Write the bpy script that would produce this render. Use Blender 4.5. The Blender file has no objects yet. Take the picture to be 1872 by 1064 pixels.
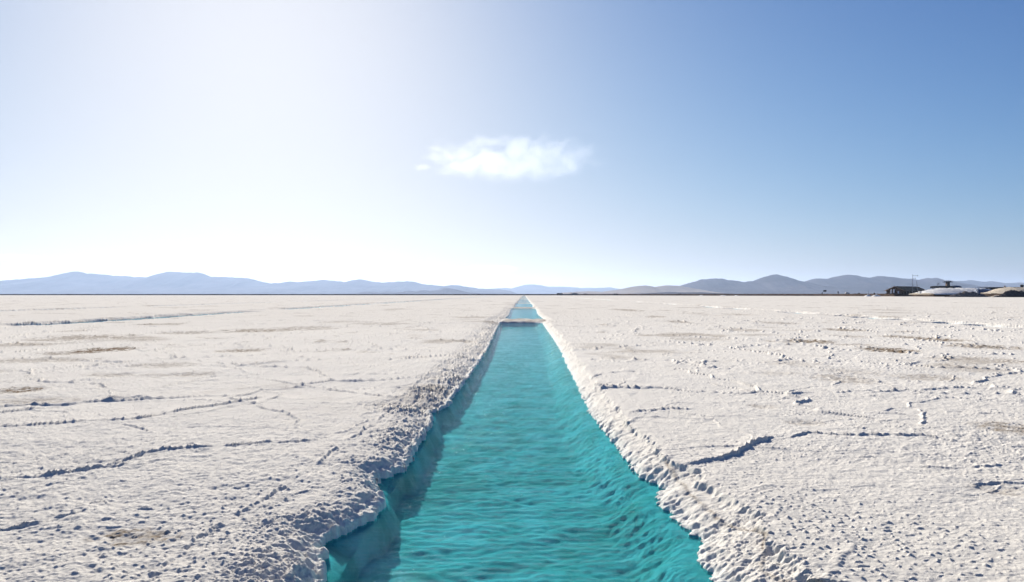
import bpy, math, random
import numpy as np
from mathutils import Vector

random.seed(7)
SC = bpy.context.scene
COL = SC.collection
R = math.radians

# ------------------------------------------------------------------ camera
# Eye height 1.7 m; F and (VX, HY) are the focal length, vanishing point and
# horizon measured on the 1872 px wide photograph.
EYE = 1.7
F, VX, HY = 1456.0, 958.0, 538.0
cam = bpy.data.cameras.new('camera')
camo = bpy.data.objects.new('camera', cam)
COL.objects.link(camo)
SC.camera = camo
cam.sensor_width = 36.0
cam.lens = 28.0
cam.shift_x = (936 - VX) / 1872.0
cam.shift_y = (HY - 532) / 1872.0
cam.clip_start = 0.05
cam.clip_end = 90000
camo.location = (0, 0, EYE)
camo.rotation_euler = (R(90), 0, 0)

# ------------------------------------------------------------------ light
SUN_EL, SUN_AZ = R(20.3), R(-18.4)          # azimuth left of +Y
world = bpy.data.worlds.new('World')
SC.world = world
world.use_nodes = True
wn = world.node_tree
bg = wn.nodes['Background']
sky = wn.nodes.new('ShaderNodeTexSky')
sky.sky_type = 'NISHITA'
sky.sun_disc = False
sky.sun_elevation = SUN_EL
sky.sun_rotation = SUN_AZ
sky.altitude = 800
sky.air_density = 0.95
sky.dust_density = 1.5
sky.ozone_density = 6.0
# soft shoulder on the very bright aureole: c / (1 + 0.142 c)
m1 = wn.nodes.new('ShaderNodeVectorMath'); m1.operation = 'MULTIPLY_ADD'
m1.inputs[1].default_value = (.142,) * 3
m1.inputs[2].default_value = (1,) * 3
m2 = wn.nodes.new('ShaderNodeVectorMath'); m2.operation = 'DIVIDE'
g0 = wn.nodes.new('ShaderNodeVectorMath'); g0.operation = 'SCALE'; g0.inputs['Scale'].default_value = .2
g1 = wn.nodes.new('ShaderNodeGamma'); g1.inputs['Gamma'].default_value = 1.5
g2 = wn.nodes.new('ShaderNodeVectorMath'); g2.operation = 'MULTIPLY'; g2.inputs[1].default_value = (5.0, 4.9, 5.7)   # white balance
wn.links.new(sky.outputs[0], g0.inputs[0]); wn.links.new(g0.outputs[0], g1.inputs[0]); wn.links.new(g1.outputs[0], g2.inputs[0])
wn.links.new(g2.outputs[0], m1.inputs[0])
wn.links.new(g2.outputs[0], m2.inputs[0])
wn.links.new(m1.outputs[0], m2.inputs[1])
wn.links.new(m2.outputs[0], bg.inputs['Color'])
bg.inputs['Strength'].default_value = 0.088
sun = bpy.data.lights.new('sun', 'SUN')
sun.energy = 5.0
sun.angle = R(0.55)
sun.color = (1.0, 0.955, 0.89)
suno = bpy.data.objects.new('sun', sun)
COL.objects.link(suno)
sdir = Vector((math.sin(SUN_AZ) * math.cos(SUN_EL), math.cos(SUN_AZ) * math.cos(SUN_EL), math.sin(SUN_EL)))
suno.rotation_euler = sdir.to_track_quat('Z', 'Y').to_euler()
SC.view_settings.view_transform = 'Standard'
SC.view_settings.look = 'None'
SC.view_settings.exposure = 0.81
SC.view_settings.gamma = 1.0
SC.cycles.max_bounces = 8
SC.cycles.transparent_max_bounces = 12
SC.cycles.volume_bounces = 1
SC.cycles.use_denoising = True
SC.cycles.sample_clamp_indirect = 4.0
try:
    SC.cycles.denoising_prefilter = 'ACCURATE'
except Exception:
    pass

# ------------------------------------------------------------------ helpers
def px(x, y, z=0.0):
    """photograph pixel -> (X, Y) on the horizontal plane at height z"""
    d = (EYE - z) * F / (y - HY)
    return ((x - VX) / F * d, d)

def at(x, y, Y):
    """photograph pixel -> (X, Z) at distance Y"""
    return ((x - VX) / F * Y, EYE + (HY - y) / F * Y)

def tag(o, label=None, cat=None, group=None, kind=None):
    if label: o['label'] = label
    if cat: o['category'] = cat
    if group: o['group'] = group
    if kind: o['kind'] = kind
    return o

def empty(name, loc, rz=0.0):
    o = bpy.data.objects.new(name, None)
    o.location = loc
    o.rotation_euler = (0, 0, rz)
    COL.objects.link(o)
    return o

class MB:
    """collects shapes and links them as ONE mesh object"""
    def __init__(self):
        self.v, self.f = [], []
    def poly(self, vs, fs):
        n = len(self.v)
        self.v += [tuple(p) for p in vs]
        self.f += [tuple(n + i for i in q) for q in fs]
        return self
    def box(self, c, s, rz=0, ry=0):
        cx, cy, cz = c
        vs = []
        for dz in (-.5, .5):
            for dx, dy in ((-.5, -.5), (.5, -.5), (.5, .5), (-.5, .5)):
                x, y, z = dx * s[0], dy * s[1], dz * s[2]
                x, z = x * math.cos(ry) + z * math.sin(ry), -x * math.sin(ry) + z * math.cos(ry)
                x, y = x * math.cos(rz) - y * math.sin(rz), x * math.sin(rz) + y * math.cos(rz)
                vs.append((cx + x, cy + y, cz + z))
        return self.poly(vs, [(3, 2, 1, 0), (4, 5, 6, 7), (0, 1, 5, 4), (1, 2, 6, 5), (2, 3, 7, 6), (3, 0, 4, 7)])
    def prism(self, pts, y0, y1):
        """outline in the XZ plane, pushed along Y"""
        n = len(pts)
        vs = [(x, y0, z) for x, z in pts] + [(x, y1, z) for x, z in pts]
        fs = [tuple(range(n)), tuple(range(2 * n - 1, n - 1, -1))]
        fs += [(i, i + n, (i + 1) % n + n, (i + 1) % n) for i in range(n)]
        return self.poly(vs, fs)
    def tube(self, a, b, r0, r1=None, n=8):
        r1 = r0 if r1 is None else r1
        a, b = Vector(a), Vector(b)
        d = (b - a).normalized()
        u = d.orthogonal().normalized(); w = d.cross(u)
        vs = []
        for p, r in ((a, r0), (b, r1)):
            for k in range(n):
                t = 2 * math.pi * k / n
                vs.append(p + u * r * math.cos(t) + w * r * math.sin(t))
        fs = [(k, (k + 1) % n, (k + 1) % n + n, k + n) for k in range(n)]
        fs += [tuple(range(n - 1, -1, -1)), tuple(range(n, 2 * n))]
        return self.poly(vs, fs)
    def blob(self, c, r, n=10, m=6, jit=.12, seed=0):
        rr = random.Random(seed)
        vs = [(c[0], c[1], c[2] + r[2])]
        for j in range(1, m):
            t = math.pi * j / m
            for i in range(n):
                p = 2 * math.pi * i / n
                k = 1 + rr.uniform(-jit, jit)
                vs.append((c[0] + r[0] * k * math.sin(t) * math.cos(p), c[1] + r[1] * k * math.sin(t) * math.sin(p),
                           c[2] + r[2] * k * math.cos(t)))
        vs.append((c[0], c[1], c[2] - r[2]))
        fs = [(0, 1 + i, 1 + (i + 1) % n) for i in range(n)]
        for j in range(m - 2):
            a = 1 + j * n
            fs += [(a + i, a + n + i, a + n + (i + 1) % n, a + (i + 1) % n) for i in range(n)]
        a = 1 + (m - 2) * n
        fs += [(a + (i + 1) % n, a + i, len(vs) - 1) for i in range(n)]
        return self.poly(vs, fs)
    def build(self, name, mat, parent=None, smooth=False):
        me = bpy.data.meshes.new(name)
        me.from_pydata(self.v, [], self.f)
        me.materials.append(mat)
        if smooth:
            me.polygons.foreach_set('use_smooth', [True] * len(me.polygons))
        me.update()
        o = bpy.data.objects.new(name, me)
        COL.objects.link(o)
        if parent:
            o.parent = parent
        return o

def grid_mesh(name, X, Y, Z, mat, smooth=True, attrs=None):
    nr, nc = X.shape
    co = np.empty((nr * nc, 3), np.float32)
    co[:, 0] = X.ravel(); co[:, 1] = Y.ravel(); co[:, 2] = Z.ravel()
    i = np.arange(nr * nc, dtype=np.int32).reshape(nr, nc)
    q = np.stack([i[:-1, :-1], i[:-1, 1:], i[1:, 1:], i[1:, :-1]], -1).reshape(-1, 4)
    me = bpy.data.meshes.new(name)
    me.vertices.add(len(co))
    me.vertices.foreach_set('co', co.ravel())
    me.loops.add(q.size)
    me.loops.foreach_set('vertex_index', q.ravel())
    me.polygons.add(len(q))
    me.polygons.foreach_set('loop_start', np.arange(0, q.size, 4, dtype=np.int32))
    if smooth:
        me.polygons.foreach_set('use_smooth', np.ones(len(q), bool))
    me.update(calc_edges=True)
    for k, v in (attrs or {}).items():
        a = me.attributes.new(k, 'FLOAT', 'POINT')
        a.data.foreach_set('value', v.astype(np.float32).ravel())
    me.materials.append(mat)
    o = bpy.data.objects.new(name, me)
    COL.objects.link(o)
    return o

# numpy gradient noise -------------------------------------------------
def _hash(ix, iy, seed):
    h = (ix * np.uint32(374761393) + iy * np.uint32(668265263) + np.uint32((seed * 2246822519) & 0xffffffff))
    h = (h ^ (h >> np.uint32(13))) * np.uint32(1274126177)
    return h ^ (h >> np.uint32(16))

_G = np.stack([np.cos(np.arange(256) * 2 * np.pi / 256), np.sin(np.arange(256) * 2 * np.pi / 256)], 1).astype(np.float32)

def noise(x, y, seed=0):
    """gradient noise, about -1..1"""
    fx, fy = np.floor(x), np.floor(y)
    ix, iy = fx.astype(np.int64).astype(np.uint32), fy.astype(np.int64).astype(np.uint32)
    tx, ty = (x - fx).astype(np.float32), (y - fy).astype(np.float32)
    def g(a, b):
        k = _hash(ix + np.uint32(a), iy + np.uint32(b), seed) & np.uint32(255)
        v = _G[k]
        return v[..., 0] * (tx - a) + v[..., 1] * (ty - b)
    sx = tx * tx * tx * (tx * (tx * 6 - 15) + 10)
    sy = ty * ty * ty * (ty * (ty * 6 - 15) + 10)
    a = g(0, 0); b = g(1, 0); c = g(0, 1); d = g(1, 1)
    a = a + sx * (b - a); c = c + sx * (d - c)
    return (a + sy * (c - a)) * 1.5

def fbm(x, y, seed=0, n=4, gain=.5):
    s, a = 0, 1.0
    for k in range(n):
        s = s + a * noise(x * 2 ** k + 17.3 * k, y * 2 ** k - 9.1 * k, seed + k)
        a *= gain
    return s

def voronoi(x, y, seed=0):
    """F2-F1 of jittered cells and a per-cell random"""
    fx, fy = np.floor(x), np.floor(y)
    f1 = np.full(x.shape, 9., np.float32); f2 = f1.copy(); cell = np.zeros(x.shape, np.float32)
    for a in (-1, 0, 1):
        for b in (-1, 0, 1):
            h = _hash((fx + a).astype(np.int64).astype(np.uint32), (fy + b).astype(np.int64).astype(np.uint32), seed)
            jx = (h & np.uint32(1023)).astype(np.float32) / 1023
            jy = ((h >> np.uint32(10)) & np.uint32(1023)).astype(np.float32) / 1023
            d = np.hypot(fx + a + .1 + .8 * jx - x, fy + b + .1 + .8 * jy - y).astype(np.float32)
            near = d < f1
            f2 = np.where(near, f1, np.minimum(f2, d))
            cell = np.where(near, ((h >> np.uint32(20)) & np.uint32(1023)).astype(np.float32) / 1023, cell)
            f1 = np.where(near, d, f1)
    return f2 - f1, cell

def sstep(a, b, x):
    t = np.clip((x - a) / (b - a), 0, 1)
    return t * t * (3 - 2 * t)

# materials ------------------------------------------------------------
class NT:
    def __init__(self, name):
        self.m = bpy.data.materials.new(name)
        self.m.use_nodes = True
        self.n = self.m.node_tree.nodes; self.l = self.m.node_tree.links
        self.b = self.n['Principled BSDF']; self.out = self.n['Material Output']
    def new(self, t, **kw):
        x = self.n.new('ShaderNode' + t)
        for k, v in kw.items(): setattr(x, k, v)
        return x
    def link(self, a, b): self.l.new(a, b)
    def noise(self, scale, detail=4, rough=.55, vec=None, mapping=None, dist=0):
        t = self.new('TexNoise'); t.inputs['Scale'].default_value = scale
        t.inputs['Detail'].default_value = detail; t.inputs['Roughness'].default_value = rough
        t.inputs['Distortion'].default_value = dist
        if mapping is not None:
            mp = self.new('Mapping'); mp.inputs['Scale'].default_value = mapping
            self.link(self.coord(), mp.inputs['Vector']); self.link(mp.outputs[0], t.inputs['Vector'])
        else:
            self.link(vec or self.coord(), t.inputs['Vector'])
        return t.outputs['Fac']
    def coord(self):
        if not hasattr(self, '_c'): self._c = self.new('TexCoord').outputs['Object']
        return self._c
    def ramp(self, fac, stops):
        r = self.new('ValToRGB'); e = r.color_ramp.elements
        while len(e) < len(stops): e.new(.5)
        for i, (p, c) in enumerate(stops):
            e[i].position = p
            e[i].color = (*c, 1) if isinstance(c, tuple) else (c, c, c, 1)
        self.link(fac, r.inputs[0]); return r.outputs[0]
    def mix(self, fac, a, b, mode='MIX'):
        x = self.new('Mix', data_type='RGBA', blend_type=mode)
        for s, v in ((x.inputs[0], fac), (x.inputs[6], a), (x.inputs[7], b)):
            if isinstance(v, (int, float)): s.default_value = v if s is x.inputs[0] else (v, v, v, 1)
            elif isinstance(v, tuple): s.default_value = (*v, 1)
            else: self.link(v, s)
        return x.outputs[2]
    def math(self, op, a, b=0.0, clamp=False):
        x = self.new('Math', operation=op, use_clamp=clamp)
        for s, v in ((x.inputs[0], a), (x.inputs[1], b)):
            if isinstance(v, (int, float)): s.default_value = v
            else: self.link(v, s)
        return x.outputs[0]
    def bump(self, h, dist, strength=1.0, normal=None):
        b = self.new('Bump'); b.inputs['Distance'].default_value = dist; b.inputs['Strength'].default_value = strength
        self.link(h, b.inputs['Height'])
        if normal is not None: self.link(normal, b.inputs['Normal'])
        return b.outputs[0]
    def attr(self, name):
        return self.new('Attribute', attribute_name=name).outputs['Fac']

def simple(name, col, rough=.8, var=.25, scale=2.0, bump=0.02, metal=0.0):
    t = NT(name)
    n = t.noise(scale, 5, .6)
    lo = tuple(c * (1 - var) for c in col); hi = tuple(min(1, c * (1 + var)) for c in col)
    t.link(t.ramp(n, [(.3, lo), (.7, hi)]), t.b.inputs['Base Color'])
    t.b.inputs['Roughness'].default_value = rough
    t.b.inputs['Metallic'].default_value = metal
    if rough > .6: t.b.inputs['Specular IOR Level'].default_value = 0.0
    if bump:
        t.link(t.bump(t.noise(scale * 4, 4), bump), t.b.inputs['Normal'])
    return t.m

# salt crust
t = NT('salt_crust')
c = t.mix(t.noise(.35, 5, .6), (.86, .80, .69), (.93, .875, .77))
c = t.mix(t.math('MULTIPLY', t.noise(55, 3, .7), .35), c, (.79, .725, .61))
stain = t.math('MULTIPLY', t.attr('stain'), 1.0, True)
speck = t.ramp(t.noise(6, 9, .78), [(.44, 0.0), (.56, 1.0)])
sf = t.math('MULTIPLY', stain, t.math('ADD', t.math('MULTIPLY', speck, 1.0), .55), True)
c = t.mix(sf, c, (.20, .135, .075))
wet = t.attr('wet')
c = t.mix(t.math('MULTIPLY', wet, .8), c, (.95, .99, .93))
bed = t.math('GREATER_THAN', wet, .9)
silt = t.ramp(t.noise(1.5, 7, .68, dist=.6), [(.38, 0.0), (.62, 1.0)])
c = t.mix(t.math('MULTIPLY', bed, t.math('MULTIPLY', silt, .75)), c, (.36, .50, .40))
t.link(c, t.b.inputs['Base Color'])
t.b.inputs['Roughness'].default_value = .95
t.b.inputs['Specular IOR Level'].default_value = 0.0
b1 = t.bump(t.noise(14, 6, .7), .013, .9)
b2 = t.bump(t.noise(90, 5, .8), .012, .9, b1)
t.link(b2, t.b.inputs['Normal'])
M_SALT = t.m

# water: a clear skin that reflects the sky and tints what lies below it
t = NT('brine_water')
t.n.remove(t.b)
n1 = t.noise(1.0, 5, .6, mapping=(1.1, 9.0, 1), dist=.6)
n2 = t.noise(1.0, 4, .6, mapping=(4.5, 34, 1), dist=.4)
n3 = t.noise(1.0, 3, .6, mapping=(30, 85, 1))
b1 = t.bump(n1, .060); b2 = t.bump(n2, .018, 1, b1); b3 = t.bump(n3, .002, 1, b2)
gl = t.new('BsdfGlossy'); gl.inputs['Roughness'].default_value = .03; t.link(b3, gl.inputs['Normal'])
tr = t.new('BsdfTransparent'); rf = t.new('BsdfRefraction')
rf.inputs['IOR'].default_value = 1.33; rf.inputs['Roughness'].default_value = 0.0; t.link(b3, rf.inputs['Normal'])
for s in (tr, rf):
    s.inputs['Color'].default_value = (.27, .725, .78, 1)
mx = t.new('MixShader'); mx.inputs[0].default_value = .14
t.link(tr.outputs[0], mx.inputs[1]); t.link(rf.outputs[0], mx.inputs[2])
# grazing reflection the same from above and below the surface
lw = t.new('LayerWeight'); lw.inputs['Blend'].default_value = .5; t.link(b3, lw.inputs['Normal'])
lg = t.new('LayerWeight'); lg.inputs['Blend'].default_value = .5
mo = t.new('MixShader')
t.link(t.math('ADD', t.math('MULTIPLY', t.math('POWER', lw.outputs['Facing'], 13.0), .5), t.math('MULTIPLY', t.math('POWER', lg.outputs['Facing'], 14.0), .5)), mo.inputs[0]); t.link(mx.outputs[0], mo.inputs[1]); t.link(gl.outputs[0], mo.inputs[2])
t.link(mo.outputs[0], t.out.inputs['Surface'])
M_WATER = t.m

M_PLAIN = simple('dry_plain', (.24, .19, .14), scale=.01, bump=0)
M_DIRT = simple('embankment_earth', (.085, .058, .040), scale=.25, var=.5, bump=.3)
M_ROCK = simple('mountain_rock', (.11, .10, .105), scale=.0012, var=.35, bump=0)
M_TANROCK = simple('dune_hill_sand', (.36, .28, .20), scale=.0012, var=.25, bump=0)
M_PILE = simple('heaped_salt', (.80, .77, .72), scale=1.5, var=.12, bump=.25)
M_TANPILE = simple('dusty_salt', (.62, .53, .41), scale=1.2, var=.2, bump=.3)
M_GREYPILE = simple('muddy_salt', (.20, .17, .15), scale=1.2, var=.55, bump=.5)
M_DARKPILE = simple('dark_mud', (.055, .05, .055), scale=1.0, var=.5, bump=.5)
M_ROOF = simple('rusty_roof', (.30, .19, .11), scale=.8, var=.3, bump=.05)
M_DARK = simple('dark_timber', (.045, .03, .022), scale=1, var=.4, bump=.05)
M_BLACK = simple('dark_roof', (.018, .015, .014), scale=1, var=.4, bump=.03)
M_BLUE = simple('blue_tarp', (.035, .075, .15), rough=.5, scale=1.2, var=.35, bump=.3)
M_WHITE = simple('white_paint', (.78, .75, .70), scale=3, var=.08, bump=0)
M_STONE = simple('salt_block_wall', (.23, .17, .13), scale=2, var=.35, bump=.05)
M_METAL = simple('grey_metal', (.10, .11, .13), rough=.5, scale=5, var=.2, bump=0)
M_GLASS = simple('dark_glass', (.02, .025, .03), rough=.15, scale=5, var=.1, bump=0)
M_TYRE = simple('black_rubber', (.02, .02, .02), scale=5, bump=0)
M_BUSH = simple('dry_shrub', (.10, .075, .04), scale=6, var=.4, bump=0)

# ------------------------------------------------------------------ salt flat
WZ = -0.18          # brine level
FLOOR = -0.42       # trench floor as it appears through the water
# measured waterline of the main trench: (distance, x)
def wl(pts):
    a = sorted([(px(x, y, WZ)[1], px(x, y, WZ)[0]) for x, y in pts])
    return np.array([p[0] for p in a]), np.array([p[1] for p in a])
LEFT = wl([(598, 1064), (588, 1030), (594, 992), (668, 958), (690, 940), (705, 919), (699, 905), (680, 895), (692, 878), (735, 863), (748, 842), (771, 805),
           (792, 767), (784, 756), (814, 746), (839, 712), (864, 678), (890, 640), (898, 622), (907, 604), (914, 590)])
RIGHT = wl([(1308, 1064), (1290, 1042), (1275, 1018), (1279, 987), (1262, 972), (1247, 959), (1224, 936), (1199, 915), (1209, 893), (1183, 879), (1159, 861),
            (1119, 807), (1098, 781), (1079, 755), (1066, 728), (1052, 700), (1037, 670), (1024, 640), (1012, 620), (1000, 603), (991, 590)])

def sub(a, s): return a[s]

def bar_mask(Y, bars, edge):
    m = 0
    for a, b in bars:
        m = np.maximum(m, sstep(a - edge, a + edge, Y) * (1 - sstep(b - edge, b + edge, Y)))
    return m

MAIN_BARS = [(-3.0, 1.2), (52.0, 58.5), (105, 112), (165, 170), (216, 221), (272, 277)] + [(y, y + 7) for y in range(320, 900, 42)] + [(900, 5000)]
# each side trench: centre x, half width, start and end distance, bars
SIDE_BARS_R = [(41, 43), (47, 48), (51, 56), (57, 58.5), (63, 66), (67, 74), (80, 96), (102, 108), (118, 140), (150, 180), (190, 240)]
SIDE = [(-28.2, 1.5, 46, 900, [(84, 96), (150, 156), (230, 240), (330, 338)]),
        (-54.5, 1.5, 70, 900, [(110, 118), (180, 188), (260, 270)]),
        (-30.5, 1.0, 33, 39, []),
        (26.0, 1.15, 36, 900, SIDE_BARS_R),
        ]

def ground(X, Y, spacing):
    """height of the crust, plus stain and wet masks"""
    far = lambda wl_: np.clip((wl_ / np.maximum(spacing, 1e-4) - 2) / 2, 0, 1)       # drop waves the grid cannot carry
    h = .030 * noise(X / 7.3, Y / 7.3, 1) + .016 * noise(X / 1.9, Y / 1.9, 2) * far(1.9)
    rough = .5 + .5 * sstep(-.5, .6, noise(X / 5.1, Y / 5.1, 77))
    gr = .010 * noise(X / .45, Y / .45, 3) * far(.45)
    gr += .0095 * noise(X / .16, Y / .16, 4) * far(.16)
    gr += .0075 * noise(X / .07, Y / .07, 5) * far(.07)
    gr += .0045 * noise(X / .03, Y / .03, 6) * far(.03)
    h += gr * rough
    pop = .45 + .55 * sstep(-.6, .5, noise(X / 2.3, Y / 2.3, 78))
    h += .015 * np.clip(noise(X / .085, Y / .075, 11) - .40, 0, 1) * far(.085) * pop
    h += .026 * np.clip(noise(X / .042, Y / .038, 12) - .35, 0, 1) * far(.042) * pop
    h -= .012 * np.clip(noise(X / .11, Y / .09, 13) - .50, 0, 1) * far(.11) * pop
    # loose clods and pits scattered on the crust
    cl = noise(X / .22, Y / .22, 8)
    pt = sstep(.1, .7, noise(X / 3.1, Y / 3.1, 88))
    h += .010 * pt * np.clip(cl - .30, 0, 1) * far(.25)
    # old polygon pattern of the crust: low broken welts where plates meet
    wx = X + .9 * noise(X / 2.7, Y / 2.7, 21) + .25 * noise(X / .7, Y / .7, 22)
    wy = Y + .9 * noise(X / 2.7, Y / 2.7, 23) + .25 * noise(X / .7, Y / .7, 24)
    for size, amp, w, sd in ((5.2, .056, .008, 31), (2.1, .026, .012, 41)):
        e, cell = voronoi(wx / size, wy / size, sd)
        broken = sstep(-.30, .25, noise(X / 1.9, Y / 1.9, sd + 3))
        broken = (.55 + .45 * broken) * (.30 + .70 * sstep(8, 13, Y)) * (1 + .5 * sstep(13, 25, Y))
        h += amp * broken * np.exp(-(e / (w * 1.4)) ** 2) * (.75 + .35 * noise(X / .12, Y / .12, sd + 5))
        h += .006 * (cell - .5) * sstep(0, .03, e)
    # far field: small steps that survive at grazing view
    h += .065 * np.clip(noise(X / 1.3, Y / 2.2, 51) - .34, 0, 1) * sstep(12, 35, Y) * (.4 + .8 * sstep(-.3, .4, noise(X / 9, Y / 14, 52)))
    h += .03 * np.clip(noise(X / .5, Y / .8, 53) - .35, 0, 1) * sstep(6, 14, Y) * far(.8)
    stain = np.zeros_like(h)
    return h, stain

def seg_dist(X, Y, P):
    """signed distance to a polyline and position along it"""
    best = np.full(X.shape, 1e3, np.float32); sign = np.zeros(X.shape, np.float32); along = np.zeros(X.shape, np.float32)
    acc = 0.0
    for (ax, ay), (bx, by) in zip(P[:-1], P[1:]):
        dx, dy = bx - ax, by - ay
        L = math.hypot(dx, dy) + 1e-9
        u = np.clip(((X - ax) * dx + (Y - ay) * dy) / L ** 2, 0, 1)
        ex, ey = X - ax - u * dx, Y - ay - u * dy
        d = np.hypot(ex, ey)
        s = np.sign(dx * ey - dy * ex)
        nb = d < best
        best = np.where(nb, d, best); sign = np.where(nb, s, sign); along = np.where(nb, acc + u * L, along)
        acc += L
    return best, sign, along

# welts and cracks read off the photograph: (pixels, ridge height, half width, step, breaks)
CRACKS = [
    ([(-60, 876), (0, 872), (60, 868), (130, 861), (190, 853), (235, 839), (265, 829), (300, 822), (370, 818), (440, 812), (530, 806), (600, 801)], .050, .045, .02, .35),
    ([(170, 855), (215, 850), (238, 846)], .045, .05, .0, .3),
    ([(-40, 760), (0, 757), (60, 750), (125, 745)], .050, .06, .02, .4),
    ([(165, 733), (220, 729), (270, 722)], .050, .06, .0, .5),
    ([(-30, 784), (60, 780), (120, 775), (185, 771), (245, 768), (290, 760), (350, 747), (420, 738), (490, 722)], .060, .06, .02, .3),
    ([(222, 775), (255, 783), (280, 792)], .045, .05, 0, .5),
    ([(-30, 970), (0, 966), (60, 958), (75, 955)], .050, .04, .02, .3),
    ([(90, 948), (110, 945), (145, 935)], .040, .035, .01, .3),
    ([(143, 922), (190, 914), (200, 918)], .030, .03, .0, .5),
    ([(255, 929), (305, 927)], .035, .03, .0, .4),
    ([(350, 668), (400, 669), (440, 675), (450, 682)], .055, .07, 0, .3),
    ([(435, 688), (475, 690), (520, 699), (600, 709), (660, 716), (700, 722), (760, 725)], .045, .055, .02, .4),
    ([(620, 738), (680, 730)], .030, .04, 0, .5),
    ([(575, 654), (640, 656), (700, 655), (800, 656)], .045, .08, 0, .4),
    ([(660, 678), (690, 678), (740, 676)], .04, .07, 0, .5),
    ([(590, 632), (680, 633), (760, 631)], .045, .10, 0, .5),
    ([(-20, 692), (60, 683), (150, 676), (240, 670), (300, 664)], .055, .09, 0, .45),
    ([(85, 700), (160, 699), (215, 697)], .055, .08, 0, .4),
    ([(330, 697), (385, 694)], .045, .08, 0, .5),
    ([(240, 634), (262, 643), (290, 638), (310, 632)], .06, .12, 0, .5),
    ([(390, 655), (420, 653), (480, 650)], .05, .10, 0, .3),
    ([(80, 629), (150, 624), (240, 617)], .06, .14, 0, .4),
    ([(1232, 849), (1270, 849), (1310, 843), (1345, 831), (1375, 816), (1405, 805), (1432, 799)], .062, .050, .03, .05),
    ([(1436, 807), (1460, 799), (1485, 794), (1530, 799), (1640, 799), (1690, 800), (1720, 806), (1780, 811)], .045, .045, .015, .5),
    ([(1560, 785), (1575, 787), (1585, 785)], .05, .05, 0, .1),
    ([(1145, 755), (1180, 753), (1230, 749), (1270, 750)], .055, .045, .02, .1),
    ([(1212, 749), (1222, 747)], .04, .05, 0, .1),
    ([(1080, 690), (1100, 685)], .06, .07, 0, .1),
    ([(1105, 683), (1130, 682), (1190, 681)], .060, .06, .02, .2),
    ([(1228, 677), (1242, 675)], .06, .07, 0, .1),
    ([(1255, 673), (1300, 675), (1390, 676)], .045, .07, 0, .4),
    ([(1100, 706), (1160, 709), (1250, 711)], .055, .055, .02, .3),
    ([(1060, 656), (1120, 656), (1200, 658)], .050, .09, 0, .4),
    ([(1400, 731), (1460, 730), (1510, 732), (1555, 731)], .045, .05, 0, .5),
    ([(1575, 722), (1590, 719), (1640, 716), (1700, 712), (1750, 708), (1800, 710), (1900, 712)], .055, .06, .01, .45),
    ([(1690, 753), (1684, 764), (1690, 772), (1681, 785)], .045, .05, 0, .4),
    ([(1730, 753), (1760, 752)], .04, .05, 0, .3),
    ([(1775, 755), (1872, 756)], .045, .05, 0, .5),
    ([(1662, 857), (1700, 858), (1748, 860)], .045, .035, 0, .2),
    ([(1775, 858), (1835, 856)], .045, .045, 0, .3),
    ([(1775, 892), (1800, 888), (1830, 886), (1900, 889)], .035, .05, 0, .4),
    ([(1578, 838), (1590, 838)], .05, .05, 0, .1),
    ([(1232, 736), (1262, 741)], .02, .04, 0, .5),
    ([(1395, 1003), (1480, 1006)], .02, .03, 0, .5),
    # dotted welts that run beside the trench
    ([(860, 625), (830, 650), (790, 676), (750, 706), (690, 766), (640, 800), (560, 860), (490, 905), (420, 945), (350, 990), (308, 1030), (240, 1080)], .045, .05, 0, 1.15),
    ([(840, 655), (800, 682), (760, 706)], .03, .05, 0, .6),
    ([(560, 985), (520, 988), (470, 1008), (430, 1013)], .03, .03, 0, .4),
    ([(575, 892), (530, 903), (500, 906)], .025, .03, 0, .4),
    ([(1030, 640), (1048, 665), (1062, 690), (1085, 712), (1112, 738), (1140, 765), (1160, 790), (1185, 812), (1215, 838)], .045, .05, 0, .55),
]
# earthy stains: centre pixel, half width and half height in pixels, strength
STAINS = [(245, 980, 85, 17, .55), (190, 640, 55, 6, .9), (120, 646, 60, 4, .5), (150, 618, 90, 7, .5), (30, 714, 50, 7, .7), (440, 640, 45, 5, .55),
          (60, 735, 80, 10, .3), (470, 604, 80, 4, .55), (340, 608, 60, 3, .4), (300, 668, 60, 6, .3), (350, 684, 50, 5, .3), (200, 686, 50, 4, .3), (80, 659, 110, 5, .35),
          (700, 592, 60, 3, .3), (620, 588, 40, 3, .3), (560, 600, 70, 4, .35),
          (1630, 641, 48, 6, 1.0), (1480, 624, 45, 4, .75), (1545, 603, 40, 3, .6), (1650, 615, 40, 3, .6), (1715, 620, 45, 5, .8), (1800, 634, 70, 6, .6),
          (1790, 660, 90, 8, .45), (1545, 694, 60, 10, .35), (1560, 680, 60, 8, .2), (1700, 690, 70, 7, .35), (1570, 630, 50, 3, .4), (1850, 785, 60, 16, .5), (1830, 900, 50, 14, .25), (1450, 665, 60, 8, .2),
          (1470, 775, 40, 6, .3), (1395, 745, 30, 5, .3), (1148, 567, 30, 3, .5), (1240, 588, 25, 2.5, .5), (1200, 579, 20, 2, .5), (1360, 604, 40, 3.5, .4), (1280, 620, 60, 4, .3), (1420, 590, 40, 3, .4), (1350, 575, 30, 2, .4)]

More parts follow.
